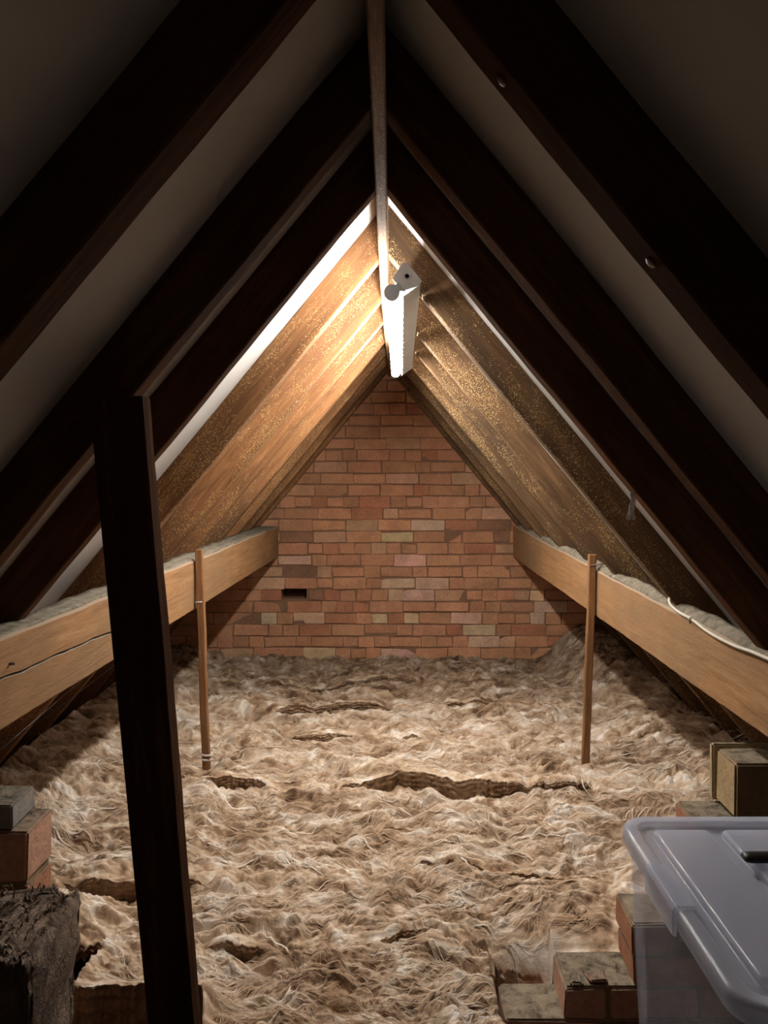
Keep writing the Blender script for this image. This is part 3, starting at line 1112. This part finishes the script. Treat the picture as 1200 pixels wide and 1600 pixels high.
def quick_mesh(name, V, F, tint, shift=(0, 0)):
    me = bpy.data.meshes.new(name)
    me.vertices.add(len(V)); me.vertices.foreach_set('co', np.ascontiguousarray(V, dtype=np.float32).ravel())
    me.loops.add(F.size); me.loops.foreach_set('vertex_index', np.ascontiguousarray(F, dtype=np.int32).ravel())
    me.polygons.add(len(F))
    me.polygons.foreach_set('loop_start', np.arange(0, F.size, F.shape[1], dtype=np.int32))
    me.polygons.foreach_set('loop_total', np.full(len(F), F.shape[1], dtype=np.int32))
    me.polygons.foreach_set('use_smooth', np.ones(len(F), dtype=bool))
    me.update(calc_edges=True)
    ca = me.color_attributes.new('Col', 'FLOAT_COLOR', 'POINT')
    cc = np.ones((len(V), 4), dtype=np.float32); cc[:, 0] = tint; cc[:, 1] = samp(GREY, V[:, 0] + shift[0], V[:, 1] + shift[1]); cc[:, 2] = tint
    ca.data.foreach_set('color', cc.ravel())
    return me


for bi in range(7):
    front, back, lip = seams[bi], seams[bi + 1], lips[bi]
    nlip = lips[bi + 1] if bi + 1 < 7 else None
    x0, x1 = -1.47, 1.47
    if bi == 0: x0, x1 = -0.70, 0.255
    if bi == 1: x0, x1 = -1.43, 1.40
    dx = 0.003 if bi < 4 else 0.0042
    nx = int((x1 - x0) / dx)
    xs_ = np.linspace(x0, x1, nx)
    depth = 0.55
    ny = int((back(0) - front(0)) / dx)
    t = np.linspace(0, 1, ny)
    Xg, Tg = np.meshgrid(xs_, t, indexing='ij')
    jag = 0.007 * fbm(Xg * 22, Tg * 0 + bi * 7.3, 81 + bi, 3) + 0.004 * fbm(Xg * 90, Tg * 0 + bi, 91, 2)
    yf = front(Xg) + jag * 1.6
    yb = back(Xg) + 0.014
    Yg = yf + (yb - yf) * Tg
    if bi == 1:   # stays behind the stepped wall on the right and behind the pier on the left
        lim = np.where(Xg > 0.24, 1.888, 0.0)
        lim = np.maximum(lim, np.where(Xg < -0.70, 1.62, 0.0))
        Yg = np.maximum(Yg, lim)
    if bi == 0:
        pass

    def height(x, y, front=front, back=back, lip=lip, nlip=nlip):
        z = samp(HB, x, y)
        kf = np.clip(lip(x) / 0.03, 0, 1) * np.exp(-np.clip(y - front(x), 0, 9) / 0.05) * 0.75
        kf = kf * np.where((x > 0.15) & (y < 2.1), 0, 1)
        z = z * (1 - kf) + samp(LOW, x, y) * kf
        z = z + lip(x) * np.exp(-np.clip(y - front(x), 0, 9) / 0.16) * 0.75
        if nlip is not None:
            z = z - (0.25 * nlip(x) + 0.002) * np.exp(-np.clip(back(x) - y, 0, 9) / 0.05)
            z = z - 0.9 * nlip(x) * np.exp(-np.clip(back(x) - y, 0, 9) / 0.012)
        # rounded front arris
        z = z - 0.012 * np.exp(-np.clip(y - front(x), 0, 9) / 0.010)
        return z
    Zg = height(Xg, Yg)
    tg = samp(TINT, Xg, Yg)
    # torn front face with strata, going down from the lip
    ns = 16
    kk = np.arange(ns, 0, -1)[None, :]
    down = (lip(xs_)[:, None] + 0.025) * (kk / ns)
    if bi == 0:
        down = 0.13 * (kk / ns) + 0 * xs_[:, None]
    if bi == 1:
        down = down + np.where(xs_[:, None] > 0.23, 0.05, 0.0) * (kk / ns)
    strat = 0.004 * np.sin(kk * 1.9 + 3 * fbm(xs_[:, None] * 6 + 0 * kk, kk * 0.35 + bi * 9.0, 95, 2)) + 0.012 * fbm(xs_[:, None] * 45 + 0 * kk, kk * 0.6 + bi, 97, 3)
    Xs = xs_[:, None] + 0 * kk
    Ys = Yg[:, :1] + strat + 0.12 * down * (bi > 0)
    Zs = Zg[:, :1] - down
    Ts = np.clip(tg[:, :1] * 0.2 + 0.26 + 0.15 * fbm(xs_[:, None] * 40 + 0 * kk, kk * 1.3, 99, 2), 0, 1)
    if bi == 1:
        Ts = Ts + np.where(xs_[:, None] > 0.23, 0.25, 0.0)
    X_ = np.concatenate([Xs, Xg], 1); Y_ = np.concatenate([Ys, Yg], 1); Z_ = np.concatenate([Zs, Zg], 1); T_ = np.concatenate([Ts, tg], 1)
    if bi == 0:
        Z_ = np.maximum(Z_, ZF + 0.01)
    # keep below the rafters at the eaves
    zl_ = np.where(X_ < XR, HR - SL[-1] * np.abs(X_ - XR), HR - SL[1] * np.abs(X_ - XR)) - 0.004
    Z_ = np.minimum(Z_, zl_)
    V = np.stack([X_, Y_, Z_], 2).reshape(-1, 3)
    n1, n2 = X_.shape
    idx = np.arange(n1 * n2).reshape(n1, n2)
    F = np.stack([idx[:-1, :-1], idx[1:, :-1], idx[1:, 1:], idx[:-1, 1:]], 2).reshape(-1, 4)
    rs = np.random.RandomState(200 + bi)
    xa, xb = (x0 + 0.03, x1 - 0.05)
    span = (xb - xa)
    yy0, yy1 = float(front(np.array(0.0))) + 0.03, float(back(np.array(0.0))) - 0.02
    if bi == 1:
        xa, xb = -0.68, 0.5
        span = xb - xa
    area = span * (yy1 - yy0)
    nst = int(area * (6500 if bi < 4 else 4000))
    V2, F2, T2 = ribbons(0, 0, height, nst, 0.065, 0.0007, 0.004, rs, (xa, xb), (yy0, yy1), 6, front)
    V3, F3, T3 = ribbons(0, 0, height, nst // 25, 0.12, 0.0022, 0.006, rs, (xa, xb), (yy0, yy1), 8, front)
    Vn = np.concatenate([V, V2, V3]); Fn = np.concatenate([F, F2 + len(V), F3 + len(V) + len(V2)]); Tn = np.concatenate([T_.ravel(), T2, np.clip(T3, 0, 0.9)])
    cx, cy = (x0 + x1) / 2, float(front(np.array(0.0)))
    Vn[:, 1] = np.minimum(Vn[:, 1], YW - 0.009)
    Vn[:, 0] -= cx; Vn[:, 1] -= cy
    Vn[:, 2] += 1.25
    me = quick_mesh('insulation_batt', Vn, Fn, Tn, (cx, cy))
    o = link_mesh('insulation_batt', me, M['wool'], Matrix.Translation((cx, cy, Z0 - 1.25)))
    tag(o, blabel[bi], 'insulation', 'insulation batts across the floor')

# ceiling joist showing in the dark gap in front of the first batt, and joist beyond the frame
for y_, lb in ((1.50, 'dark ceiling joist in the gap at the bottom left, in front of the insulation'),):
    o = timber('ceiling_joist', (-0.70, y_, -1.288), (0.9, y_, -1.288), 0.05, 0.12, M['post'], seg=20)
    tag(o, lb, 'joist')

# wool-topped offcut standing at the bottom left
rs = np.random.RandomState(77)
bx0, bx1, by0, by1, bz0, bz1 = -0.86, -0.522, 1.085, 1.28, -1.345, -0.716
sec = []
N = 26
for q in range(N + 1):
    f_ = q / N
    z = bz0 + (bz1 - bz0) * f_
    inset = 0.055 * (1 - f_) + 0.004 * math.sin(q * 1.3)
    ring = []
    M_ = 96
    for j in range(M_):
        a = 2 * math.pi * j / M_
        cxx, sxx = math.cos(a), math.sin(a)
        e_ = 0.16
        X = (bx0 + bx1) / 2 + ((bx1 - bx0) / 2 - inset) * math.copysign(abs(cxx) ** e_, cxx)
        Y = (by0 + by1) / 2 + (by1 - by0) / 2 * math.copysign(abs(sxx) ** e_, sxx)
        ring.append((X + random.uniform(-.003, .003), Y + random.uniform(-.004, .004), z + random.uniform(-.004, .004) - 0.01 * (q == N)))
    sec.append(ring)
top_ring = sec[-1]
for s_ in (0.985, 0.96, 0.93, 0.89, 0.85, 0.8, 0.75, 0.7, 0.64, 0.58, 0.52, 0.45, 0.38, 0.3, 0.22, 0.14, 0.06):
    cx_, cy_ = (bx0 + bx1) / 2, (by0 + by1) / 2
    ring = []
    for p in top_ring:
        X, Y = cx_ + (p[0] - cx_) * s_, cy_ + (p[1] - cy_) * s_
        hz = float(fbm(np.array(X * 32.0), np.array(Y * 32.0), 301, 4))
        ring.append((X + 0.01 * float(perlin(np.array(X * 50.0), np.array(Y * 50.0), 305)), Y, bz1 + 0.006 * (1 - s_) + 0.022 * hz + 0.004))
    sec.append(ring)
v, f = loft(sec)
bund = from_world('insulation_roll', v, f, M['wool_dark'], smooth=True)
tag(bund, 'dark upright roll of shaggy insulation at the bottom left, beside the brick pier', 'insulation')
bv = []; bf = []
for i in range(500):
    topside = random.random() < 0.85
    if topside:
        p = Vector((random.uniform(bx0 + 0.01, bx1 - 0.01), random.uniform(by0, by1), bz1 + 0.0))
        d = Vector((random.gauss(0, 1), random.gauss(0, 1), abs(random.gauss(0, 0.2)))).normalized()
    else:
        p = Vector((random.uniform(bx0 + 0.06, bx1 - 0.05), by0 - 0.001, random.uniform(-1.2, bz1)))
        d = Vector((random.gauss(0, 0.5), -0.15, -1)).normalized()
    L = random.uniform(0.01, 0.032)
    side = d.cross(Vector((0, 0.1, 1)) if topside else Vector((0, 1, 0.1))).normalized() * random.uniform(0.001, 0.0025)
    b0 = len(bv)
    for s_ in range(5):
        q = p + d * L * s_ / 4 + Vector((0, 0, 0.012 * math.sin(s_ / 4 * math.pi))) * topside
        wv = side * (1.1 - s_ / 4)
        bv += [tuple(q + wv), tuple(q - wv)]
        if s_ < 4:
            bf.append((b0 + 2 * s_, b0 + 2 * s_ + 1, b0 + 2 * s_ + 3, b0 + 2 * s_ + 2))
o = from_world('loose_fibre', bv, bf, M['wool_dark'], parent=bund)
o['kind'] = 'stuff'

# cobweb wisp hanging from the third right rafter
x, y, z = pix(990, 766, 1.66)
z = under(1, x) - 0.0
wb = []
vsum = []; fsum = []
for j in range(9):
    pts = [Vector((x + random.uniform(-.004, .004), y + random.uniform(-.004, .004), z + 0.002))]
    for s_ in range(8):
        pts.append(pts[-1] + Vector((random.uniform(-.004, .003), random.uniform(-.003, .003), -0.008)))
    for s_ in range(8):
        b0 = len(vsum)
        wv = Vector((0.0011 * (1 + 1.2 * math.sin(s_ + j)), 0, 0))
        vsum += [tuple(pts[s_] - wv), tuple(pts[s_] + wv), tuple(pts[s_ + 1] + wv), tuple(pts[s_ + 1] - wv)]
        fsum.append((b0, b0 + 1, b0 + 2, b0 + 3))
o = from_world('cobweb', vsum, fsum, M['web'])
tag(o, 'small pale cobweb wisp hanging from a right-hand rafter', 'cobweb')

# thin wires under the left purlin
for (a, b), lb in ((((0, 1172, 1.35), (140, 1052, 2.2)), 'lower of two thin dark wires in the shade under the left purlin'), (((60, 1130, 1.9), (178, 1040, 2.5)), 'upper of two thin dark wires in the shade under the left purlin')):
    o = tube('wire', [pix(*a), pix(*b)], 0.0009, M['black'], sides=6)
    tag(o, lb, 'wire')


# ------------------------------------------------------------------ storage box
def rrect(x0, x1, y0, y1, r, z, n=8):
    out = []
    for cx, cy, a0 in ((x1 - r, y1 - r, 0), (x0 + r, y1 - r, 90), (x0 + r, y0 + r, 180), (x1 - r, y0 + r, 270)):
        for i in range(n + 1):
            a = math.radians(a0 + 90 * i / n)
            out.append((cx + r * math.cos(a), cy + r * math.sin(a), z))
    return out


LZ = -0.60
bx0, bx1, by0, by1 = 0.385, 0.80, 0.835, 1.315
BZ = -1.012
box = empty('storage_box', ((bx0 + bx1) / 2, (by0 + by1) / 2, BZ + Z0), 'clear plastic storage box with lid on the right, in front of the brick wall', 'box')


def off(d, r, z):
    return rrect(bx0 + d, bx1 - d, by0 + d, by1 - d, max(r - d, 0.004), z)


R = 0.052
def arc(cd_, cz_, r_, a0, a1, n_=8):       # quarter-round in (inset, height)
    return [(cd_ - r_ * math.cos(math.radians(a0 + (a1 - a0) * i / n_)), cz_ + r_ * math.sin(math.radians(a0 + (a1 - a0) * i / n_))) for i in range(n_ + 1)]


lp_ = [(0.001, LZ - 0.026), (0.0003, LZ - 0.012), (0.0, LZ - 0.0082)] + arc(0.008, LZ - 0.008, 0.008, 0, 90, 10) + [(0.0095, LZ), (0.020, LZ), (0.022, LZ)]
lp_ += [(0.022 + 0.004 * math.sin(math.radians(t)), LZ - 0.004 + 0.004 * math.cos(math.radians(t))) for t in range(15, 91, 15)]
lp_ += [(0.0265, LZ - 0.0085), (0.028, LZ - 0.0110), (0.031, LZ - 0.012), (0.034, LZ - 0.012), (0.05, LZ - 0.012)]
rings = [off(d_, R, z_) for d_, z_ in lp_]
under_r = [off(0.05, R, LZ - 0.0145), off(0.030, R, LZ - 0.0145), off(0.024, R, LZ - 0.004), off(0.006, R, LZ - 0.003), off(0.0035, R, LZ - 0.010), off(0.0045, R, LZ - 0.026)]
v, f = loft(rings, caps=False)
n = len(rings[0])
f.append(tuple((len(rings) - 1) * n + j for j in range(n)))
b0 = len(v)
v2, f2 = loft(under_r, caps=False)
v += v2; f += [tuple(i + b0 for i in q) for q in f2]
f.append(tuple(b0 + j for j in range(n)))
for j in range(n):
    a, b = j, (j + 1) % n
    la = b0 + (len(under_r) - 1) * n
    f.append((a, b, la + b, la + a))
# raised panels with rolled edges
for pa, pb in ((0.438, 0.524), (0.553, 0.639), (0.668, 0.754)):
    pr_ = lambda d, z: rrect(pa + d, pb - d, by0 + 0.06 + d, by1 - 0.052 - d, 0.008, z, 4)
    rg = [pr_(-0.007, LZ - 0.012), pr_(-0.0055, LZ - 0.0119)] + [pr_(d_, z_) for d_, z_ in arc(0.0025, LZ - 0.0080, 0.0072, -15, 90, 12)] + [pr_(0.0035, LZ - 0.0008), pr_(0.006, LZ - 0.0008)]
    v3, f3 = loft(rg, caps=False)
    m = len(rg[0])
    f3.append(tuple((len(rg) - 1) * m + j for j in range(m)))
    b0 = len(v)
    v += v3; f += [tuple(i + b0 for i in q) for q in f3]
lid = from_world('lid', v, f, M['milky'], parent=box, smooth=True)
lid['label'] = 'milky clear lid with raised ribs'
# body with wall thickness
br = []
for z, d in ((LZ - 0.016, 0.006), (LZ - 0.03, 0.010), (LZ - 0.034, 0.013), (-0.80, 0.020), (BZ + 0.012, 0.030), (BZ + 0.002, 0.036), (BZ, 0.042)):
    br.append(off(d, R, z))
bi_ = []
for z, d in ((BZ + 0.003, 0.043), (BZ + 0.008, 0.038), (-0.80, 0.0225), (LZ - 0.036, 0.0155), (LZ - 0.03, 0.0125), (LZ - 0.016, 0.009)):
    bi_.append(off(d, R, z))
v, f = loft(br, caps=False)
b0 = len(v)
v2, f2 = loft(bi_, caps=False)
v += v2; f += [tuple(i + b0 for i in q) for q in f2]
f.append(tuple((len(br) - 1) * n + j for j in range(n)))
f.append(tuple(b0 + j for j in range(n)))
la = b0 + (len(bi_) - 1) * n
for j in range(n):
    f.append((j, (j + 1) % n, la + (j + 1) % n, la + j))
from_world('body', v, f, M['clear'], parent=box, smooth=False)
# latch on the left rim
sec = []
for y in (1.030, 1.034, 1.146, 1.150):
    e_ = 0.002 if y in (1.030, 1.150) else 0
    sec.append([(bx0 - 0.004 + e_, y, LZ - 0.036), (bx0 - 0.004 + e_, y, LZ - 0.002), (bx0 + 0.002, y, LZ + 0.004 - e_), (bx0 + 0.03, y, LZ + 0.003 - e_), (bx0 + 0.03, y, LZ + 0.0005), (bx0 + 0.002, y, LZ - 0.002), (bx0 + 0.001, y, LZ - 0.036)])
v, f = loft(sec)
from_world('latch', v, f, M['milky'], parent=box)
# black handle lying on the lid
hp = []
Yh = 0.6 * 1180 / 612
sec = []
for x, hh, ww in ((0.535, 0.003, 0.008), (0.538, 0.006, 0.011), (0.545, 0.0072, 0.0125), (0.62, 0.0072, 0.012), (0.72, 0.0072, 0.012), (0.727, 0.003, 0.008)):
    sec.append([(x, Yh + ww * math.cos(t), LZ + 0.0075 + hh * math.sin(t)) for t in [k_ * math.pi / 6 for k_ in range(12)]])
v, f = loft(sec)
from_world('handle', v, f, M['black'], parent=box, smooth=True)['label'] = 'black plastic handle bar across the lid'

# folded things inside, resting on the box floor
def soft(name, x0, x1, y0, y1, z0, z1, mat, label, cat, seed):
    sec = []
    N, K = 16, 32
    rr = random.Random(seed)
    ph = [rr.uniform(0, 6) for _ in range(6)]
    for q in range(N + 1):
        f_ = q / N
        prof = math.sin(math.pi * min(max(f_, 0.03), 0.97)) ** 0.35
        ring = []
        for j in range(K):
            a = 2 * math.pi * j / K
            c_, s_ = math.cos(a), math.sin(a)
            r_ = 0.90 + 0.05 * math.sin(5 * a + ph[0] + f_ * 7) + 0.045 * math.sin(9 * a + ph[1] - f_ * 11)
            X = (x0 + x1) / 2 + (x1 - x0) / 2 * prof * r_ * math.copysign(abs(c_) ** 0.5, c_)
            Y = (y0 + y1) / 2 + (y1 - y0) / 2 * prof * r_ * math.copysign(abs(s_) ** 0.5, s_)
            ring.append((X, Y, z0 + (z1 - z0) * f_ + (0.01 * math.sin(3 * a + ph[2]) if 0.2 < f_ < 0.95 else 0)))
        sec.append(ring)
    v, f = loft(sec)
    return tag(from_world(name, v, f, mat, smooth=True), label, cat)


soft('folded_cloth', 0.442, 0.60, 0.885, 1.06, BZ + 0.012, -0.86, M['violet'], 'violet cloth folded in the clear box, front left', 'cloth', 1)
soft('folded_cloth', 0.605, 0.75, 0.885, 1.06, BZ + 0.012, -0.80, M['pink'], 'pink cloth folded in the clear box, front right', 'cloth', 2)
soft('folded_cloth', 0.442, 0.59, 1.08, 1.262, BZ + 0.012, -0.93, M['tan'], 'brown cloth folded in the clear box, back left', 'cloth', 3)
soft('folded_cloth', 0.60, 0.75, 1.08, 1.26, BZ + 0.012, -0.86, M['blue'], 'blue cloth folded in the clear box, back right', 'cloth', 4)

# boarded platform carrying the box
plat = empty('loft_platform', (0.72, 1.0, ZF + Z0), 'low boarded platform under the plastic storage box', 'platform')
for i in range(5):
    ya = 0.66 + i * 0.137
    timber('board', (0.40, ya + 0.066, BZ - 0.0115), (1.06, ya + 0.066, BZ - 0.0115), 0.131, 0.02, M['board'], parent=plat, seg=8, rough=0.0004)
for y_ in (0.72, 1.27):
    timber('bearer', (0.42, y_, (BZ - 0.023 + ZF) / 2), (1.04, y_, (BZ - 0.023 + ZF) / 2), 0.05, (BZ - 0.023 - ZF) - 0.004, M['board'], parent=plat, seg=8, rough=0.0004)
